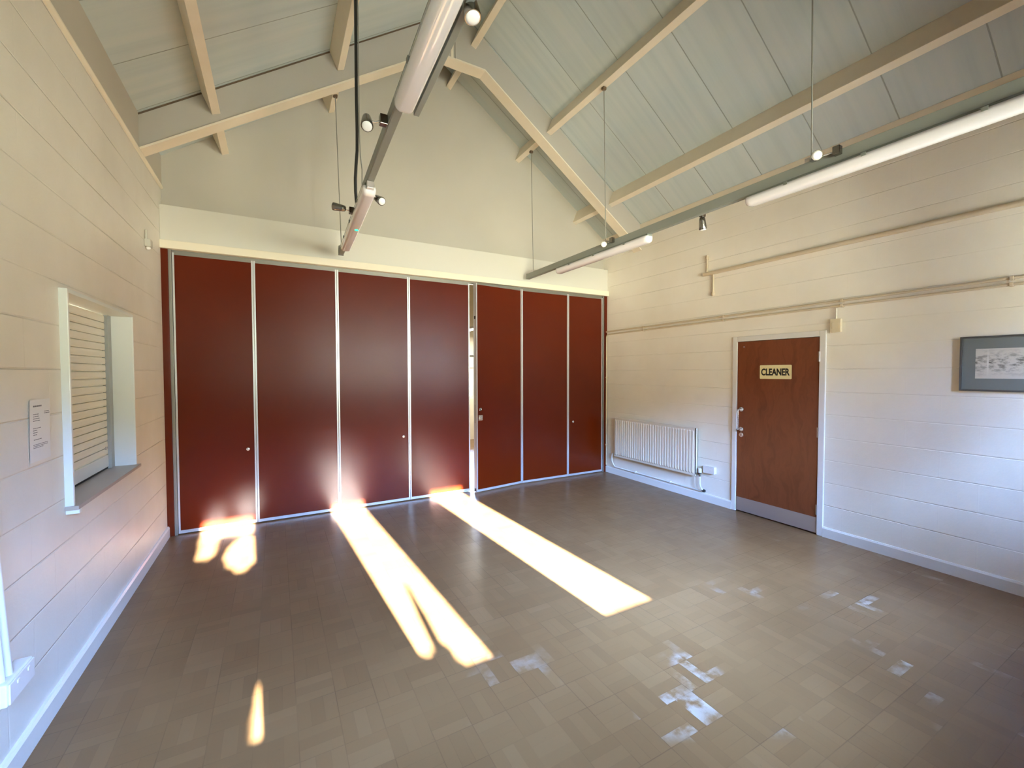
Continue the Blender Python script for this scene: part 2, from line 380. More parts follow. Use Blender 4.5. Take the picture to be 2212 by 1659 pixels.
def text_mesh(s, name, m, w, h, origin, xdir, zdir, parent, fat=.018):
    cu = bpy.data.curves.new(name, 'FONT'); cu.body = s; cu.size = 1; cu.offset = fat; cu.extrude = .01; cu.space_character = .97
    to = bpy.data.objects.new(name, cu); C.objects.link(to)
    bpy.context.view_layer.update()
    me = bpy.data.meshes.new_from_object(to.evaluated_get(bpy.context.evaluated_depsgraph_get()))
    bpy.data.objects.remove(to)
    xs = [v.co.x for v in me.vertices]; ys = [v.co.y for v in me.vertices]
    x0, sx, y0, sy = min(xs), w/(max(xs)-min(xs)), min(ys), h/(max(ys)-min(ys))
    xd, zd = Vector(xdir), Vector(zdir); nd = xd.cross(zd)
    for v in me.vertices:
        v.co = Vector(origin) + xd*((v.co.x-x0)*sx) + zd*((v.co.y-y0)*sy) + nd*(v.co.z*.05)
    me.materials.clear(); me.materials.append(m)
    o = bpy.data.objects.new(name, me); C.objects.link(o)
    o.parent = parent; o.matrix_parent_inverse = parent_world(parent).inverted()
    return o
text_mesh('CLEANER', 'lettering', M['letter'], .302, .077, (XR-.0124, 2.821, 1.598), (0,-1,0), (0,0,1), sg, .034)

# ================================================================== FOLDING PARTITION
PZ0, PZ1, PT = .012, 2.842, .07
def panel(x0, x1, label, mtx=None, knob=None, latch=False):
    r = thing('partition_panel', label, 'partition panel', ((x0+x1)/2, YB+PT/2, 0), 'red-brown panels of the folding partition')
    e = .018
    def B(name, m, mb, par=r, bevel=0):
        if mtx is not None: mb.v = [tuple(mtx @ Vector(p)) for p in mb.v]
        return mb.build(name, m, par, bevel)
    B('board', M['red'], MB().box(x0+e, x1-e, YB+.003, YB+PT-.003, PZ0+.03, PZ1-.022))
    for a, b in ((x0+.002, x0+e), (x1-e, x1-.002)):
        B('edge_trim', M['alu'], MB().box(a, b, YB-.002, YB+PT, PZ0, PZ1))
    B('bottom_rail', M['alu'], MB().box(x0+e, x1-e, YB-.002, YB+PT, PZ0, PZ0+.03))
    B('top_rail', M['alu_dark'], MB().box(x0+e, x1-e, YB-.001, YB+PT, PZ1-.022, PZ1))
    if knob:
        B('lock_knob', M['chrome'], MB().lathe((knob[0], YB+.003, knob[1]), (0,-1,0), [(0,.018), (.006,.018), (.009,.014), (.0095,.008)], 16))
    if latch:
        lx = x0 + .062
        pl = B('latch_plate', M['chrome'], MB().box(lx-.03, lx+.035, YB-.006, YB+.003, .985, 1.055))
        B('latch_turn', M['chrome'], MB().lathe((lx, YB-.006, 1.02), (0,-1,0), [(0,.02), (.008,.02), (.012,.014)], 16), pl)
        B('finger_ring', M['nickel'], MB().lathe((lx+.005, YB+.003, 1.135), (0,-1,0), [(0,.022), (.006,.022), (.007,.014), (.003,.010)], 16))
        B('edge_bolt', M['dark'], MB().box(x0+.0, x0+.0022, YB+.018, YB+.05, 2.36, 2.40))
        B('edge_bolt', M['dark'], MB().box(x0+.0, x0+.0022, YB+.018, YB+.05, .018, .055))
        B('strike_slot', M['steel'], MB().box(x0+.0, x0+.0022, YB+.022, YB+.046, .95, 1.2))
    return r
panel(-.886, -.194, 'first narrow red-brown partition panel beside the white hatch wall, low lock knob', knob=(-.272, .82))
panel(-.194, .642, 'second red-brown partition panel from the left wall, wide, without a knob')
panel(.642, 1.487, 'red-brown partition panel with a low lock knob at its right edge, third from the left wall', knob=(1.408, .828))
panel(1.487, 2.322, 'red-brown partition panel directly left of the open gap')
hinge = Vector((3.143, YB, 0)); ang = math.radians(8.3)
mx_ = Matrix.Translation(hinge) @ Matrix.Rotation(ang, 4, 'Z') @ Matrix.Translation(-hinge)
panel(3.143-.784, 3.143, 'red-brown partition panel swung ajar into the room, with chrome latch', mtx=mx_, latch=True)
panel(3.146, 3.975, 'red-brown partition panel hinged to the right of the ajar one')
panel(3.975, 4.664, 'narrow red-brown partition panel nearest the radiator wall', knob=(4.075, .86))
def jamb(x0, x1, a0, a1, label):
    r = thing('partition_jamb', label, 'jamb', ((x0+x1)/2, YB, 0))
    MB().box(x0, x1, YB-.018, YB+.06, 0, 2.868).build('post', M['red'], r, .002)
    MB().box(a0, a1, YB-.012, YB+.06, 0, 2.868).build('metal_strip', M['alu_dark'], r, .002)
jamb(XL, -.914, -.914, -.888, 'narrow red-brown jamb strip against the left block wall')
jamb(4.69, XR, 4.666, 4.69, 'narrow red-brown jamb strip against the right block wall')
struct(MB().box(-.888, 4.664, YB+.02, YB+.055, 2.843, 2.885).build('trim_6', M['alu_dark']))

# ================================================================== ROOF TIMBERS
TY0, TY1 = 4.63, 4.775
tr = thing('roof_truss', 'deep cream boxed roof truss crossing the room before the gable', 'beam', (XM, TY0, 3.5))
FT = .018
def under(x):
    lz = 3.485 + .656*(x - XL); rz = 3.43 + .69*(XR - x)
    return min(lz, rz, 5.18)
xk0, xk1 = XL + (5.18-3.485)/.656, XR - (5.18-3.43)/.69
def webpoly(xs):
    return [(x, under(x)+FT) for x in xs] + [(x, ceil_z(x)-.001) for x in xs[::-1]]
seam_x = 1.845
MB().prism(webpoly([XL, xk0, seam_x]), 'y', TY0+.03, TY1).build('web', M['web'], tr)
MB().prism(webpoly([seam_x, XM, xk1, XR]), 'y', TY0+.012, TY1).build('web', M['web'], tr)
MB().box(seam_x-.05, seam_x-.02, TY0+.018, TY0+.03, 5.2, RIDGE-.05).build('splice_plate', M['timber'], tr, .002)
MB().prism([(XL, ceil_z(XL)-.016), (seam_x, ceil_z(seam_x)-.016), (seam_x, ceil_z(seam_x)-.001), (XL, ceil_z(XL)-.001)], 'y', TY0+.026, TY0+.03).build('shadow_gap', M['hook'], tr)  # dark strip drawn in for the shadow gap under the ceiling
def flange(xs, y0, y1):
    b = MB()
    for a, c in zip(xs[:-1], xs[1:]):
        b.prism([(a, under(a)), (c, under(c)), (c, under(c)+FT), (a, under(a)+FT)], 'y', y0, y1)
    return b
flange([XL, xk0, seam_x], TY0, TY1+.004).build('bottom_flange', M['timber'], tr)
flange([seam_x, xk1, XR], TY0-.003, TY1+.008).build('bottom_flange', M['timber'], tr)
PW, CS, SN = .068, .9135, .4067
purl = [(-.455, 3.930, 1, 'lower purlin on the left slope'), (.590, 4.662, 1, 'upper purlin on the left slope'),
        (1.683, 5.380, 1, 'purlin just left of the ridge'), (2.035, 5.420, -1, 'purlin just right of the ridge'),
        (3.083, 4.706, -1, 'upper purlin on the right slope'), (4.117, 3.985, -1, 'lower purlin on the right slope')]
def purlin(x, zb, sd, y0, y1, label, group):          # tilted with its roof slope
    bl, br = (x, zb), (x + PW*CS, zb + sd*PW*SN)
    up = lambda p: (lambda t: (p[0] - sd*SN*t, p[1] + CS*t))((ceil_z(p[0]) - .001 - p[1])/1.194)
    b = MB().prism([bl, br, up(br), up(bl)], 'y', y0, y1)
    return tag(b.build('purlin', M['timber'], bevel=.003), label, 'beam', group)
for x, zb, sd, l in purl:
    purlin(x, zb, sd, YF, TY0+.028 if x < 1.8 else TY0+.011, 'long cream ' + l + ', on the near side of the truss', 'long roof purlins')
    purlin(x, zb, sd, TY1+.001, GY, 'short stub of the cream ' + l + ', between truss and gable', 'short purlin ends')

# ================================================================== LIGHTING TRUNKING
A1, B1 = Vector((.658, 5.12, 2.945)), Vector((.548, 1.40, 3.0))
def T1(y): return A1 + (B1-A1)*((5.12-y)/3.72)
A2, B2 = Vector((3.165, 5.25, 2.962)), Vector((3.15, 1.0, 2.968))
def T2(y): return A2 + (B2-A2)*((5.25-y)/4.25)
def along(F, y0, y1, sx, x_off, z0, z1, mb):          # box following the trunking axis
    a, b = F(y0), F(y1); u = (b-a)/2
    mb.obox((a+b)/2 + Vector((x_off, 0, (z0+z1)/2)), u, (sx/2, 0, 0), (0, 0, (z1-z0)/2)); return mb
def trunking(F, y0, label, sw=.05, sh=.062):
    t = thing('light_trunking', label, 'trunking', F(y0), 'suspended light trunkings')
    along(F, y0-.03, .05, sw, 0, 0, sh, MB()).build('channel', M['trunk'], t, .003)
    along(F, y0-.02, .06, sw-.012, 0, -.003, 0, MB()).build('cover_strip', M['trunk'], t)
    along(F, y0, y0-.03, sw+.006, 0, -.002, sh+.002, MB()).build('end_cap', M['trunk'], t, .003)
    return t
trunking(T1, 5.12, 'grey suspended light trunking in the middle of the room, ending above the panels')
trunking(T2, 5.25, 'grey suspended light trunking along the right side, near the door wall', .05, .072)
def luminaire(F, y0, y1, label, side=1):
    t = thing('batten_light', label, 'light', F((y0+y1)/2) - Vector((0,0,.09)), 'unlit tube lights under the trunkings')
    w, dp = .10, .062
    along(F, y0, y1, .066, 0, -.028, -.003, MB()).build('gear_tray', M['tray'], t, .003)
    # diffuser: rounded trough lofted along the axis with rounded ends
    L = y0 - y1; rows = []
    N = 26; prof = [(math.cos(math.pi*k/14), math.sin(math.pi*k/14)) for k in range(15)]
    mb = MB(); rings = []
    for i in range(N+1):
        s = i/N; y = y0 - L*s
        e = min(s, 1-s)*L/.045
        k = 1 if e >= 1 else math.sqrt(max(0, 1-(1-e)**2))*.55+.45
        rings.append((y, k))
    ys = [0, .006, .016, .03, .045]; ys = [y0-q for q in ys] + [y1+q for q in ys[::-1]]
    rings = []
    for y in ys:
        q = min(y0-y, y-y1); k = .62 + .38*math.sqrt(max(0, 1-(1-min(q/.045, 1))**2))
        c = F(y)
        # squared-off trough: superellipse lower half
        ring = []
        for cx_, sx_ in prof:
            px = math.copysign(abs(cx_)**.55, cx_)*w/2*min(1, k+.02); pz = -(abs(sx_)**.7)*dp*k
            ring.append(c + Vector((px, 0, -.022 + pz)))
        rings.append(ring)
    n_ = len(prof); vs = [p for r in rings for p in r]
    fs = [(i*n_+k, i*n_+k+1, (i+1)*n_+k+1, (i+1)*n_+k) for i in range(len(rings)-1) for k in range(n_-1)]
    fs += [(i*n_+n_-1, i*n_, (i+1)*n_, (i+1)*n_+n_-1) for i in range(len(rings)-1)]
    mb.add(vs, fs, True); mb.add(rings[0], [tuple(range(n_))]); mb.add(rings[-1], [tuple(range(n_))[::-1]])
    mb.build('diffuser', M['diff'], t)
    for y in (y0-.30, y0-.75, y1+.30):
        for sd in (-1, 1):
            along(F, y+.012, y-.012, .006, sd*(w/2+.001), -.034, -.014, MB()).build('clip', M['tray'], t)
    return t
la = luminaire(T1, 2.13, .63, 'large unlit opal tube light nearest the viewer under the middle trunking')
along(T1, 2.19, .63, .028, .082, -.03, .0, MB()).build('side_tray', M['trunk'], la, .002)
lb = luminaire(T1, 4.66, 3.14, 'unlit opal tube light with a green indicator, at the far end of the middle trunking')
along(T1, 3.14, 3.10, .05, 0, -.05, -.003, MB()).build('end_bracket', M['steel'], lb, .003)
q = T1(3.93); MB().lathe(q + Vector((.012, 0, -.0835)), (0,0,-1), [(0,.017), (.004,.015), (.006,.008)], 14).build('indicator', M['green'], lb)
along(T1, 4.76, 4.68, .04, .0, -.05, -.003, MB()).build('end_bracket', M['steel'], lb, .003)
luminaire(T2, 4.50, 2.97, 'unlit opal tube light at the far end of the right trunking')
luminaire(T2, 2.0, .45, 'unlit opal tube light at the near end of the right trunking')
def spot(mount, head, aim, label):
    """mount: centre of the box fixed on the trunking; head: centre of the lamp head; aim: where it points"""
    mount, head, aim = Vector(mount), Vector(head), Vector(aim).normalized()
    t = thing('spotlight', label, 'spotlight', mount, 'chrome spotlights on the trunkings')
    MB().box(mount.x-.02, mount.x+.02, mount.y-.02, mount.y+.02, mount.z-.026, mount.z+.026).build('mount', M['nickel'], t, .003)
    MB().tube([mount, (mount+head)/2 + Vector((0,0,-.006)), head - aim*.015], .005, 8).build('arm', M['chrome'], t)
    MB().lathe(head - aim*.05, aim, [(0,.016), (.004,.022), (.03,.026), (.07,.030), (.095,.032), (.10,.030)], 20).build('head', M['nickel'], t)
    MB().lathe(head + aim*.048, aim, [(0,.027), (.006,.026), (.010,.018), (.011,.008)], 18).build('lens', M['glassw'], t)
    return t
p = T1(2.39); spot(p + Vector((-.046,0,.02)), p + Vector((-.13,.01,-.005)), (-.1,-.6,-.8), 'chrome spotlight left of the middle trunking, between its two tube lights')
p = T1(3.78); spot(p + Vector((-.046,0,.02)), p + Vector((-.14,0,.03)), (-.85,.35,.15), 'chrome spotlight turned away to the left, beside the far tube light')
p = T1(3.35); spot(p + Vector((.046,0,.02)), p + Vector((.10,0,-.02)), (.25,-.8,-.5), 'small chrome spotlight right of the far tube light')
p = T1(1.45); spot(p + Vector((.05,0,.03)), p + Vector((.095,.02,-.02)), (.05,-.25,-.95), 'chrome spotlight right of the near tube light, pointing down')
p = T2(3.50); spot(p + Vector((-.046,-.05,.06)), p + Vector((-.06,.06,.045)), (-.6,-.7,-.3), 'chrome spotlight on the right trunking beside its second rod')
p = T2(2.43); spot(p + Vector((.046,0,.02)), p + Vector((.075,.02,-.05)), (.25,.1,-.95), 'chrome spotlight pointing down behind the right trunking, between the tube lights')
p = T2(1.42); spot(p + Vector((-.046,-.03,.06)), p + Vector((-.10,.07,.05)), (-.75,-.6,-.2), 'chrome spotlight with pale blue lens on the right trunking, nearest the viewer')
def rod(top, bot, label):
    top, bot = Vector(top), Vector(bot)
    t = thing('suspension_rod', label, 'rod', bot, 'trunking suspension rods')
    MB().box(top.x-.022, top.x+.022, top.y-.018, top.y+.018, top.z-.03, top.z).build('hook', M['hook'], t, .005)
    MB().tube([top - Vector((0,0,.02)), bot + Vector((0,0,.02))], .0048, 8).build('rod', M['rod'], t)
    MB().box(bot.x-.03, bot.x+.03, bot.y-.03, bot.y+.03, bot.z-.004, bot.z+.024).build('bracket', M['steel'], t, .004)
p = T1(5.06); rod((.620, 5.10, 4.682), p + Vector((0,0,.064)), 'thin rod holding the far end of the middle trunking')
p = T2(5.10); rod((3.125, 5.085, 4.682), p + Vector((0,0,.074)), 'thin rod holding the far end of the right trunking')
p = T2(3.60); rod((3.118, 3.59, 4.682), p + Vector((0,0,.074)), 'second thin rod of the right trunking, in front of the truss')
p = T2(1.56); rod((3.118, 1.56, 4.682), p + Vector((0,0,.074)), 'nearest thin rod of the right trunking, crossing the sloping ceiling')
p = T1(3.72)
cb = thing('power_cable', 'black cable hanging from the roof to the middle trunking', 'cable', p + Vector((0,0,.062)))
MB().tube([(.612,3.70,4.668), (.611,3.70,4.3), (.611,3.71,3.9), (.612,3.70,3.6), (.610,3.70,3.45), (.600,3.70,3.33), (.594,3.70,3.22), (.596,3.71,3.12), p + Vector((-.012,0,.05))], .0125, 10).build('sheath', M['black'], cb)
MB().tube([(.629,3.70,4.672), (.628,3.69,4.2), (.628,3.69,3.6), (.628,3.66,3.40), (.626,3.58,3.25), T1(3.50) + Vector((0,0,.055))], .0045, 6).build('grey_wire', M['rod'], cb)

# ================================================================== SERVING HATCH (left wall)
PR = .034                                             # lining stands proud of the wall
h = thing('serving_hatch', 'white-framed serving hatch opening in the left block wall', 'hatch', (XL, (HY0+HY1)/2, HZ0))
MB().box(XL-.16, XL+PR, HY0, HY0+.02, HZ0+.02, HZ1).build('side_lining', M['hatch'], h, .003)
MB().box(XL-.16, XL+PR, HY1-.02, HY1, HZ0+.02, HZ1).build('side_lining', M['hatch'], h, .003)
MB().box(XL-.16, XL+PR, HY0+.02, HY1-.02, HZ1-.022, HZ1).build('head_lining', M['hatch'], h, .003)
MB().box(XL-.16, XL+.055, HY0-.008, HY1+.012, HZ0, HZ0+.022).build('sill', M['sill'], h, .003)
MB().box(XL+.0, XL+.055, HY0-.0, HY0+.03, HZ0-.022, HZ0).build('sill_nosing', M['hatch'], h, .004)
s = thing('roller_shutter', 'closed pale roller shutter inside the serving hatch', 'shutter', (XL-.12, (HY0+HY1)/2, HZ0+.022))
sx = XL - .112; sz0, sz1, sp = 1.045, HZ1-.024, .0505
prof = []; z = sz0
while z + sp <= sz1 + .02:
    prof += [(sx-.016, z), (sx-.016, z+.005), (sx-.001, z+.006), (sx+.0015, z+.016), (sx+.0015, z+sp-.012), (sx, z+sp)]; z += sp
prof = [p for p in prof if p[1] < sz1]; prof.append((sx-.002, sz1))
n_ = len(prof); ya, yb = HY0+.02, HY1-.03
vs = [(x, ya, z) for x, z in prof] + [(x, yb, z) for x, z in prof]
vs += [(sx-.02, ya, sz0), (sx-.02, ya, sz1), (sx-.02, yb, sz0), (sx-.02, yb, sz1)]
fs = [(i, i+1, n_+i+1, n_+i) for i in range(n_-1)] + [(2*n_, 2*n_+1, 2*n_+3, 2*n_+2)]
MB().add(vs, fs).build('curtain', M['slat'], s, recalc=False)
MB().box(sx-.018, sx+.004, ya, yb, HZ0+.036, sz0).build('bottom_bar', M['hatch'], s, .003)
MB().box(sx-.012, sx+.0, ya, yb, HZ0+.022, HZ0+.036).build('gap_strip', M['dark'], s)  # dark strip filling the gap under the bottom bar
for y0, y1 in ((HY0+.02, HY0+.075), (HY1-.085, HY1-.02)):
    MB().box(sx-.018, sx+.022, y0, y1, HZ0+.022, HZ1-.022).build('guide_rail', M['guide'], s, .002)
MB().lathe((sx+.001, HY1-.13, 1.10), (1,0,0), [(0,.012), (.006,.011), (.008,.006)], 12).build('lock', M['steel'], s)

# ================================================================== OTHER THINGS ON THE LEFT WALL
nt = thing('notice', 'white printed notice sheet on the block wall left of the hatch', 'notice', (XL, 2.81, 1.235))
NY0, NY1, NZ0, NZ1 = 2.709, 2.907, 1.238, 1.522
vs = []; fs = []
for i in range(7):
    for j in range(5):
        u, v = i/6, j/4; vs.append((XL+.004 + .004*u*u*(1 if v < .9 else .6), NY0+(NY1-NY0)*v, NZ0+(NZ1-NZ0)*u))
for i in range(6):
    for j in range(4): a = i*5+j; fs.append((a, a+1, a+6, a+5))
m0 = len(vs); vs += [(x-.0006, y, z) for x, y, z in vs]; fs += [tuple(m0+i for i in f[::-1]) for f in fs]
MB().add(vs, fs).build('sheet', M['paper'], nt, recalc=False)
def words(zf, y0f, y1f, hf):                          # a line of print too small to read, as word-length marks
    y = y0f
    while y < y1f - .02:
        L = min(random.uniform(.05, .13), y1f - y)
        za = NZ0 + (NZ1-NZ0)*zf; u = zf
        xx = XL+.0046 + .004*u*u
        ink.box(xx, xx+.0005, NY0+(NY1-NY0)*y, NY0+(NY1-NY0)*(y+L), za, za + (NZ1-NZ0)*hf); y += L + .018
ink = None
for zf, a, b, hh in ((.885,.15,.55,.024), (.76,.15,.42,.011), (.725,.15,.42,.011), (.69,.15,.45,.011), (.655,.15,.47,.011), (.79,.68,.92,.011), (.76,.68,.95,.012),
                     (.535,.15,.55,.010), (.50,.15,.36,.011), (.465,.15,.36,.011), (.43,.15,.34,.011), (.35,.18,.55,.011), (.27,.15,.85,.009), (.245,.15,.85,.009), (.22,.15,.62,.009)):
    ink = MB(); words(zf, a, b, hh); ink.build('text_line', M['ink'], nt)
sn = thing('wall_sensor', 'small grey sensor box high on the left wall near the partition', 'sensor', (XL, 4.80, 2.75))
MB().box(XL, XL+.045, 4.765, 4.845, 2.735, 2.80).build('body', M['sensor'], sn, .006)
MB().tube([(XL+.014, 4.775, 2.795), (XL+.014, 4.775, 2.875)], .009, 10).build('conduit_stub', M['sensor'], sn)
MB().lathe((XL+.02, 4.80, 2.735), (.2,0,-1), [(0,.016), (.015,.018), (.022,.01)], 14).build('lens', M['whitep'], sn)
jb = thing('socket_box', 'white surface socket box low on the left wall at the edge of view', 'socket', (XL, 2.43, .36))
MB().box(XL, XL+.055, 2.33, 2.53, .365, .455).build('back_box', M['whitep'], jb, .006)
MB().box(XL+.055, XL+.062, 2.335, 2.525, .37, .45).build('face_plate', M['whitep'], jb, .003)
for yy in (2.39, 2.47): MB().box(XL+.062, XL+.066, yy-.008, yy+.008, .425, .44).build('switch', M['whitep'], jb, .002)
cd = thing('conduit', 'pair of white conduits rising from the socket box on the left wall', 'conduit', (XL, 2.39, .46))
for yy, rr in ((2.365, .011), (2.41, .014)):
    MB().tube([(XL+.028, yy, .45), (XL+.028, yy-.065, 1.0), (XL+.028, yy-.14, 1.6), (XL+.028, yy-.2, 3.46)], rr, 10).build('tube', M['cond'], cd)

# ================================================================== OTHER THINGS ON THE RIGHT WALL
def pipe(name, label, za, zb, r, yb):
    t = thing(name, label, 'pipe', (XR-.03, 3, (za+zb)/2), 'cream pipes on the right wall')
    xx = XR - .026
    zz = lambda y: za + (zb-za)*(5.33-y)/4.4
    pts = [(xx, YF+.01, zz(YF)), (xx, yb, zz(yb))]
    return t, xx, zz, pts
t, xx, zz, pts = pipe('water_pipe', 'upper of the two thin cream pipes running along the right wall above the door', 2.290, 2.322, .011, 5.36)
MB().tube(pts, .011, 10).build('tube', M['pipe'], t)
def clips(t, zz, r, ys):
    for y in ys: MB().box(XR-.042, XR, y-.010, y+.010, zz(y)-r-.004, zz(y)+r+.004).build('clip', M['pipe'], t, .003)
clips(t, zz, .011, (4.55, 3.28, 2.05, .98))
t, xx, zz2, pts = pipe('water_pipe', 'lower of the two thin cream pipes on the right wall, turning down in the corner', 2.245, 2.276, .011, 5.30)
z5 = zz2(5.3)
pts += [tuple(p) for p in arc((xx, 5.30, z5-.05), (0,0,1), (0,1,0), .05)][1:] + [(xx, 5.35, .85), (xx, 5.345, .12)]
MB().tube(pts, .011, 10).build('tube', M['pipe'], t)
clips(t, zz2, .011, (4.55, 3.28, 2.05, .98))
for z in (1.55, .45): MB().box(XR-.042, XR, 5.335, 5.36, z-.01, z+.01).build('clip', M['pipe'], t, .003)
# thick pipe under the plate, with its stub ends
t = thing('gas_pipe', 'thick cream pipe high on the right wall with stubs at its left end', 'pipe', (XR-.03, 2, 2.85), 'cream pipes on the right wall')
MB().tube([(XR-.024, YF+.01, 2.85), (XR-.024, 3.56, 2.858)], .0225, 14).build('tube', M['pipe'], t)
MB().tube([(XR-.016, 3.515, 2.86), (XR-.016, 3.515, 3.05)], .011, 10).lathe((XR-.016, 3.515, 3.04), (0,0,1), [(0,.018), (.03,.02), (.05,.012)], 12).build('stub_end', M['pipe'], t)
MB().tube([(XR-.016, 3.43, 2.845), (XR-.016, 3.43, 2.62)], .011, 10).lathe((XR-.016, 3.43, 2.625), (0,0,-1), [(0,.018), (.03,.02), (.05,.012)], 12).build('stub_end', M['pipe'], t)
# radiator
RY0, RY1, RZ0, RZ1, RX = 3.60, 5.08, .315, .922, XR - .105
r = thing('radiator', 'white ribbed panel radiator on the right wall beside the cleaner door', 'radiator', (XR-.07, (RY0+RY1)/2, RZ0))
N = 33; pitch = (RY1-RY0-.03)/N; pr = [(RX+.022, RY0), (RX+.006, RY0), (RX+.006, RY0+.015)]
for i in range(N):
    y = RY0+.015 + i*pitch
    pr += [(RX+.006, y+.006), (RX-.004, y+.012), (RX-.004, y+pitch-.010), (RX+.006, y+pitch-.004)]
pr += [(RX+.006, RY1), (RX+.022, RY1)]
b = MB(); npr = len(pr)
levels = [(RZ0+.035, 1), (RZ1-.035, 1)]
vs = [(x, y, RZ0+.042) for x, y in pr] + [(x, y, RZ1-.042) for x, y in pr]
b.add(vs, [(i, i+1, npr+i+1, npr+i) for i in range(npr-1)])
flat = [(max(x, RX+.005), y) for x, y in pr]
vs = [(x, y, RZ0+.025) for x, y in flat] + [(x, y, RZ0+.042) for x, y in pr]; b.add(vs, [(i, i+1, npr+i+1, npr+i) for i in range(npr-1)])
vs = [(x, y, RZ1-.042) for x, y in pr] + [(x, y, RZ1-.025) for x, y in flat]; b.add(vs, [(i, i+1, npr+i+1, npr+i) for i in range(npr-1)])
b.box(RX+.005, RX+.022, RY0, RY1, RZ0, RZ0+.026).box(RX+.005, RX+.022, RY0, RY1, RZ1-.026, RZ1)
b.box(RX+.0125, RX+.022, RY0, RY1, RZ0+.02, RZ1-.02)
b.build('front_panel', M['rad'], r, recalc=False)
MB().box(RX+.05, RX+.066, RY0, RY1, RZ0, RZ1).build('rear_panel', M['rad'], r, .003)
MB().box(RX+.022, RX+.05, RY0+.01, RY1-.01, RZ1-.03, RZ1-.005).build('top_grille', M['rad'], r)
for y in (RY0, RY1-.003): MB().box(RX+.005, RX+.066, y, y+.003, RZ0+.02, RZ1).build('side_cover', M['rad'], r)
for y in (RY0+.2, RY1-.2): MB().box(RX+.066, XR, y-.015, y+.015, RZ0+.1, RZ1-.08).build('bracket', M['rad'], r)
v = MB().tube([(RX+.035, RY0, RZ0+.03), (RX+.035, RY0-.05, RZ0+.03)], .010, 10).lathe((RX+.035, RY0-.05, RZ0+.0), (0,0,1), [(0,.012), (.02,.016), (.045,.014)], 12).build('valve', M['nickel'], r)
MB().lathe((RX+.035, RY0-.05, RZ0+.045), (0,0,1), [(0,.018), (.008,.022), (.055,.021), (.06,.015)], 16).build('valve_head', M['whitep'], v)
MB().lathe((RX+.035, RY0-.05, RZ0+.036), (0,0,1), [(0,.02), (.012,.02)], 16).build('valve_collar', M['dark'], v)
hp = thing('heating_pipe', 'white heating pipe looping under the radiator along the skirting', 'pipe', (XR-.03, 4.3, .13), 'cream pipes on the right wall')
vy = RY0-.05
pts = [(RX+.035, vy, RZ0+.0), (RX+.035, vy, .21)] + [tuple(q) for q in arc((RX+.065, vy, .19), (-1,0,0), (0,0,-1), .03)][1:]
pts = [(RX+.035, vy, RZ0), (RX+.036, vy, .22), (RX+.05, vy-.01, .165), (XR-.03, vy-.025, .135)]
MB().tube(pts, .010, 10).build('tail_pipe', M['white'], hp)
MB().tube([(XR-.028, vy-.03, .125), (XR-.028, 5.14, .125), (XR-.029, 5.17, .15), (RX+.04, 5.17, .22), (RX+.035, 5.165, .30), (RX+.035, 5.15, RZ0+.03), (RX+.035, RY1, RZ0+.03)], .0095, 10).build('return_pipe', M['white'], hp)
MB().lathe((XR-.03, vy-.025, .135), (-.3,-.9,0), [(-.02,.014), (0,.02), (.02,.018), (.03,.01)], 14).build('drain_cap', M['dark'], hp)
for y in (4.7, 4.05): MB().box(XR-.042, XR, y-.008, y+.008, .11, .14).build('clip', M['white'], hp, .003)
fs_ = thing('spur_box', 'white fused spur box on the wall between radiator and cleaner door', 'switch box', (XR, 3.44, .37))
MB().box(XR-.045, XR, 3.365, 3.515, .375, .462).build('back_box', M['whitep'], fs_, .005)
MB().box(XR-.053, XR-.045, 3.362, 3.518, .372, .465).build('face_plate', M['whitep'], fs_, .003)
MB().box(XR-.057, XR-.053, 3.40, 3.43, .405, .435).build('switch', M['whitep'], fs_, .002)
al = thing('wall_sounder', 'small ivory box on the wall at the top right of the cleaner door', 'sounder', (XR, 2.105, 2.02))
MB().box(XR-.03, XR, 2.055, 2.150, 2.018, 2.148).build('body', M['plastic'], al, .006)
MB().box(XR-.034, XR-.03, 2.078, 2.127, 2.05, 2.115).build('cover', M['plastic'], al, .003)
MB().tube([(XR-.015, 2.10, 2.146), (XR-.015, 2.10, 2.253)], .007, 8).build('cable_drop', M['cream'], al)
pc = thing('framed_picture', 'grey-mounted landscape sketch in a dark frame on the right wall', 'picture', (XR, .93, 1.49))
py0, py1, pz0, pz1 = .62, 1.243, 1.488, 1.909; fw = .013
MB().box(XR-.022, XR, py1-fw, py1, pz0, pz1).box(XR-.022, XR, py0, py0+fw, pz0, pz1).box(XR-.022, XR, py0+fw, py1-fw, pz0, pz0+fw).box(XR-.022, XR, py0+fw, py1-fw, pz1-fw, pz1).build('frame', M['frame'], pc, .002)
ay0, ay1, az0, az1 = .705, 1.158, 1.585, 1.813
mb = MB()
mb.box(XR-.012, XR-.004, py0+fw, ay0, pz0+fw, pz1-fw).box(XR-.012, XR-.004, ay1, py1-fw, pz0+fw, pz1-fw).box(XR-.012, XR-.004, ay0, ay1, pz0+fw, az0).box(XR-.012, XR-.004, ay0, ay1, az1, pz1-fw)
mb.build('mount_board', M['mount'], pc)
MB().box(XR-.009, XR-.003, ay0, ay1, az0, az1).build('sketch', M['art'], pc)

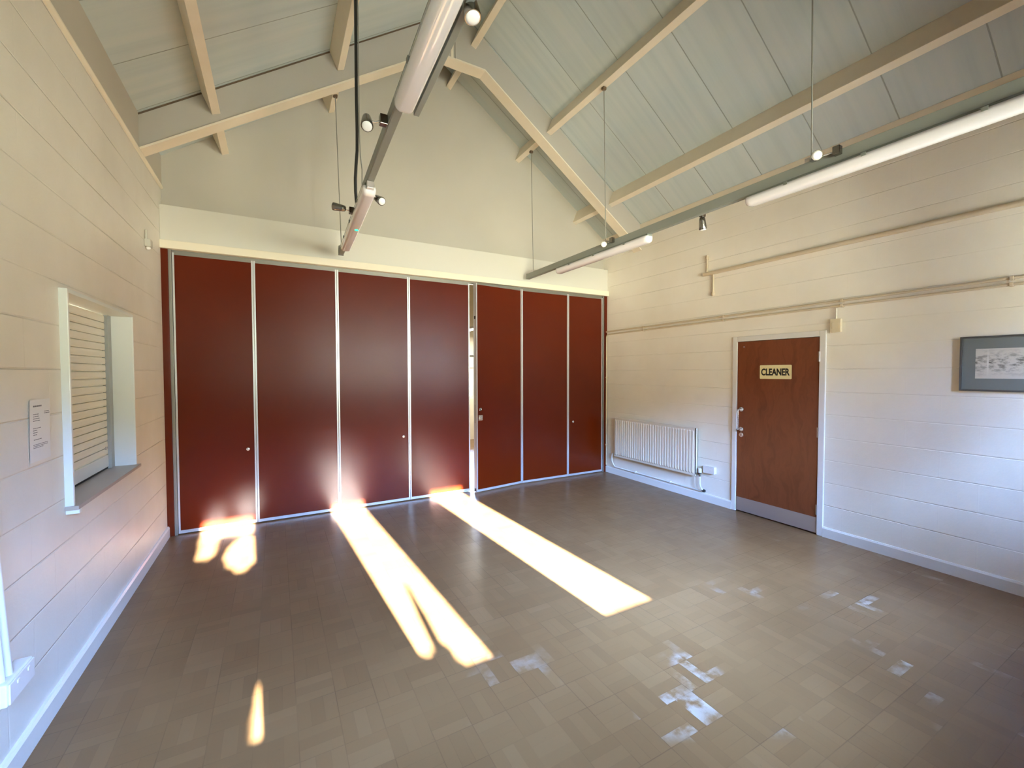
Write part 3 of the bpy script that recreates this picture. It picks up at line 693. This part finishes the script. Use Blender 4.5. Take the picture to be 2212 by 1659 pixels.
# ================================================================== OUTSIDE THE WINDOWS
struct(MB().box(-3, 7, -4.2, YF-TH, -.3, -.15).build('ground', M['soil']))
SDX, SDZ = -.05, -.40                                 # sun: drift per metre of +y
def lit(X, Z, Y):                                     # gaps cut in the added bush so these sun rays reach the floor
    yf = Z/.4 + Y; xf = X + SDX*(yf - Y)
    if xf < -.68 + .05*(5.4-yf): return False
    if yf > 5.12: return True
    if yf > 4.55 and -.66 + .05*(5.1-yf) < xf < -.52: return True
    if ((xf+.28)/.135)**2 + ((yf-4.58)/.42)**2 < 1: return True
    if -.115 < xf < .005 and yf < 2.56: return True
    return False
def shrub(label, x0, x1, z1, ydep, mask, count, size, seed):
    rnd = random.Random(seed)
    t = thing('shrub', label, 'shrub', ((x0+x1)/2, ydep, -.15))
    st = MB()
    for k in range(5):
        xa = x0 + (x1-x0)*(k+.5)/5; st.tube([((x0+x1)/2 + (xa-(x0+x1)/2)*.3, ydep, -.15), (xa, ydep+.02*k, .6), (xa + rnd.uniform(-.05,.05), ydep, 1.35)], [.03,.02,.012], 6)
    st.build('stem', M['bark'], t)
    lf = MB(); n_ = 0
    while n_ < count:
        X, Z, Y = rnd.uniform(x0, x1), rnd.uniform(.35, z1), ydep + rnd.uniform(-.12, .12)
        s = size*rnd.uniform(.6, 1.2)
        if any(mask(X+dx, Z+dz, Y) for dx, dz in ((s*.6,0), (-s*.6,0), (0,s*.6), (0,-s*.6), (0,0))):
            n_ += .25; continue
        nrm = Vector((rnd.gauss(0,.5), 1, rnd.gauss(0,.5)+.3)).normalized()
        a = nrm.cross(Vector((rnd.gauss(0,1), rnd.gauss(0,1), rnd.gauss(0,1)))).normalized(); b_ = nrm.cross(a)
        c_ = Vector((X, Y, Z))
        lf.add([c_-a*s, c_-b_*s*.45+nrm*s*.1, c_+a*s, c_+b_*s*.45+nrm*s*.1], [(0,1,2,3)]); n_ += 1
    lf.build('foliage', M['leaf'], t, recalc=False)
    return t
shrub('dense green shrub, added to shape the sun patches, outside the first window behind the viewer', -1.05, .40, 3.15, -2.0, lit, 40000, .055, 3)

def low(X, Z, Y):  # added foliage, cut to shade the near corner of the sun strip
    yf = Z/.4 + Y; xf = X + SDX*(yf - Y)
    if xf > .905 - .02*math.sin(yf*20) or yf > 2.42 + .05*math.sin(xf*40): return True
    return False
ls = shrub('low green shrub, added to shade the sun strip, outside the second window behind the viewer', .72, 1.14, 1.8, -2.0, low, 7000, .04, 5)
MB().tube([(1.0, -2.0, 1.2), (1.035, -2.0, 1.72), (1.08, -2.02, 1.92), (1.12, -2.0, 2.10)], [.03, .03, .026, .012], 8).build('branch', M['bark'], ls)
for a, b, lab in ((1.228, 1.80, 'second'), (2.507, 3.00, 'third'), (3.25, 4.70, 'fourth')):   # added, unseen piers blocking the sun on part of the glass
    pr_ = thing('sun_block_pier', 'added rendered pier blocking the sun outside the %s window behind the viewer' % lab, 'pier', ((a+b)/2+.07, -2.4, -.15))
    MB().box(a+.07, b+.07, -2.4, -2.2, -.15, 3.35).build('shaft', M['render_'], pr_, .01)
    MB().box(a+.03, b+.11, -2.44, -2.16, 3.35, 3.42).build('cap', M['render_'], pr_, .01)

# ================================================================== LIGHT
wd = bpy.data.worlds.new('sky'); bpy.context.scene.world = wd; wd.use_nodes = True
t = wd.node_tree; bg = t.nodes['Background']
tc = t.nodes.new('ShaderNodeTexCoord'); sp_ = t.nodes.new('ShaderNodeSeparateXYZ'); rp = t.nodes.new('ShaderNodeValToRGB')
mr = t.nodes.new('ShaderNodeMapRange'); mr.inputs[1].default_value = -1; mr.inputs[2].default_value = 1
t.links.new(tc.outputs['Generated'], sp_.inputs[0]); t.links.new(sp_.outputs[2], mr.inputs[0]); t.links.new(mr.outputs[0], rp.inputs[0])
e = rp.color_ramp.elements
SKY = [(0, (.17,.16,.125,1)), (.485, (.19,.178,.138,1)), (.5, (.062,.062,.047,1)), (.61, (.062,.063,.05,1)), (.645, (.22,.38,.80,1)), (.74, (.21,.37,.80,1)), (.79, (.33,.53,1.0,1)), (.9, (.30,.50,1,1)), (1, (.28,.48,1,1))]
while len(e) < len(SKY): e.new(.5)
for el, (p, c) in zip(e, SKY): el.position = p; el.color = c
t.links.new(rp.outputs[0], bg.inputs[0]); bg.inputs[1].default_value = 540
sun = bpy.data.lights.new('sun', 'SUN'); sun.energy = 265; sun.angle = math.radians(.53); sun.color = (1, .985, .96)
so = bpy.data.objects.new('sun', sun); C.objects.link(so); so.location = (2, -8, 6)
so.rotation_euler = Vector((SDX, 1, SDZ)).to_track_quat('-Z', 'Y').to_euler()
for i, (a, b) in enumerate(W):                        # portals guide sky sampling through the real openings
    L = bpy.data.lights.new('window_portal', 'AREA'); L.shape = 'RECTANGLE'; L.size = b-a; L.size_y = WZ1-WZ0; L.cycles.is_portal = True
    o = bpy.data.objects.new('window_portal', L); C.objects.link(o); o.location = ((a+b)/2, YF-.17, (WZ0+WZ1)/2)
    o.rotation_euler = Vector((0,1,0)).to_track_quat('-Z', 'Z').to_euler()
L = bpy.data.lights.new('next_room_light', 'AREA'); L.shape = 'RECTANGLE'; L.size = .12; L.size_y = 1.2; L.energy = 90; L.color = (1,.95,.85)
o = bpy.data.objects.new('next_room_light', L); C.objects.link(o); o.location = (3.75, 8.3, 2.53)

# ================================================================== CAMERA
yaw, pitch, roll, F, H = .5054, -.0285, -.0024, 922.54, 1.6451
f = Vector((math.sin(yaw)*math.cos(pitch), math.cos(yaw)*math.cos(pitch), math.sin(pitch)))
r0 = Vector((math.cos(yaw), -math.sin(yaw), 0)); u0 = r0.cross(f)
rr = r0*math.cos(roll) + u0*math.sin(roll); uu = -r0*math.sin(roll) + u0*math.cos(roll)
cam = bpy.data.cameras.new('camera'); co = bpy.data.objects.new('camera', cam); C.objects.link(co)
cam.sensor_fit = 'HORIZONTAL'; cam.sensor_width = 36; cam.lens = 36*F/2212; cam.clip_start = .05; cam.clip_end = 200
mw = Matrix((rr, uu, -f)).transposed().to_4x4(); mw.translation = (0, 0, H); co.matrix_world = mw
sc = bpy.context.scene; sc.camera = co
sc.view_settings.view_transform = 'Standard'; sc.view_settings.look = 'None'; sc.view_settings.gamma = 1
sc.view_settings.use_curve_mapping = False; sc.view_settings.exposure = 0
sc.cycles.max_bounces = 14; sc.cycles.diffuse_bounces = 8; sc.cycles.glossy_bounces = 4; sc.cycles.transparent_max_bounces = 8
sc.cycles.caustics_reflective = False; sc.cycles.caustics_refractive = False; sc.cycles.sample_clamp_indirect = 12
sc.cycles.use_denoising = True
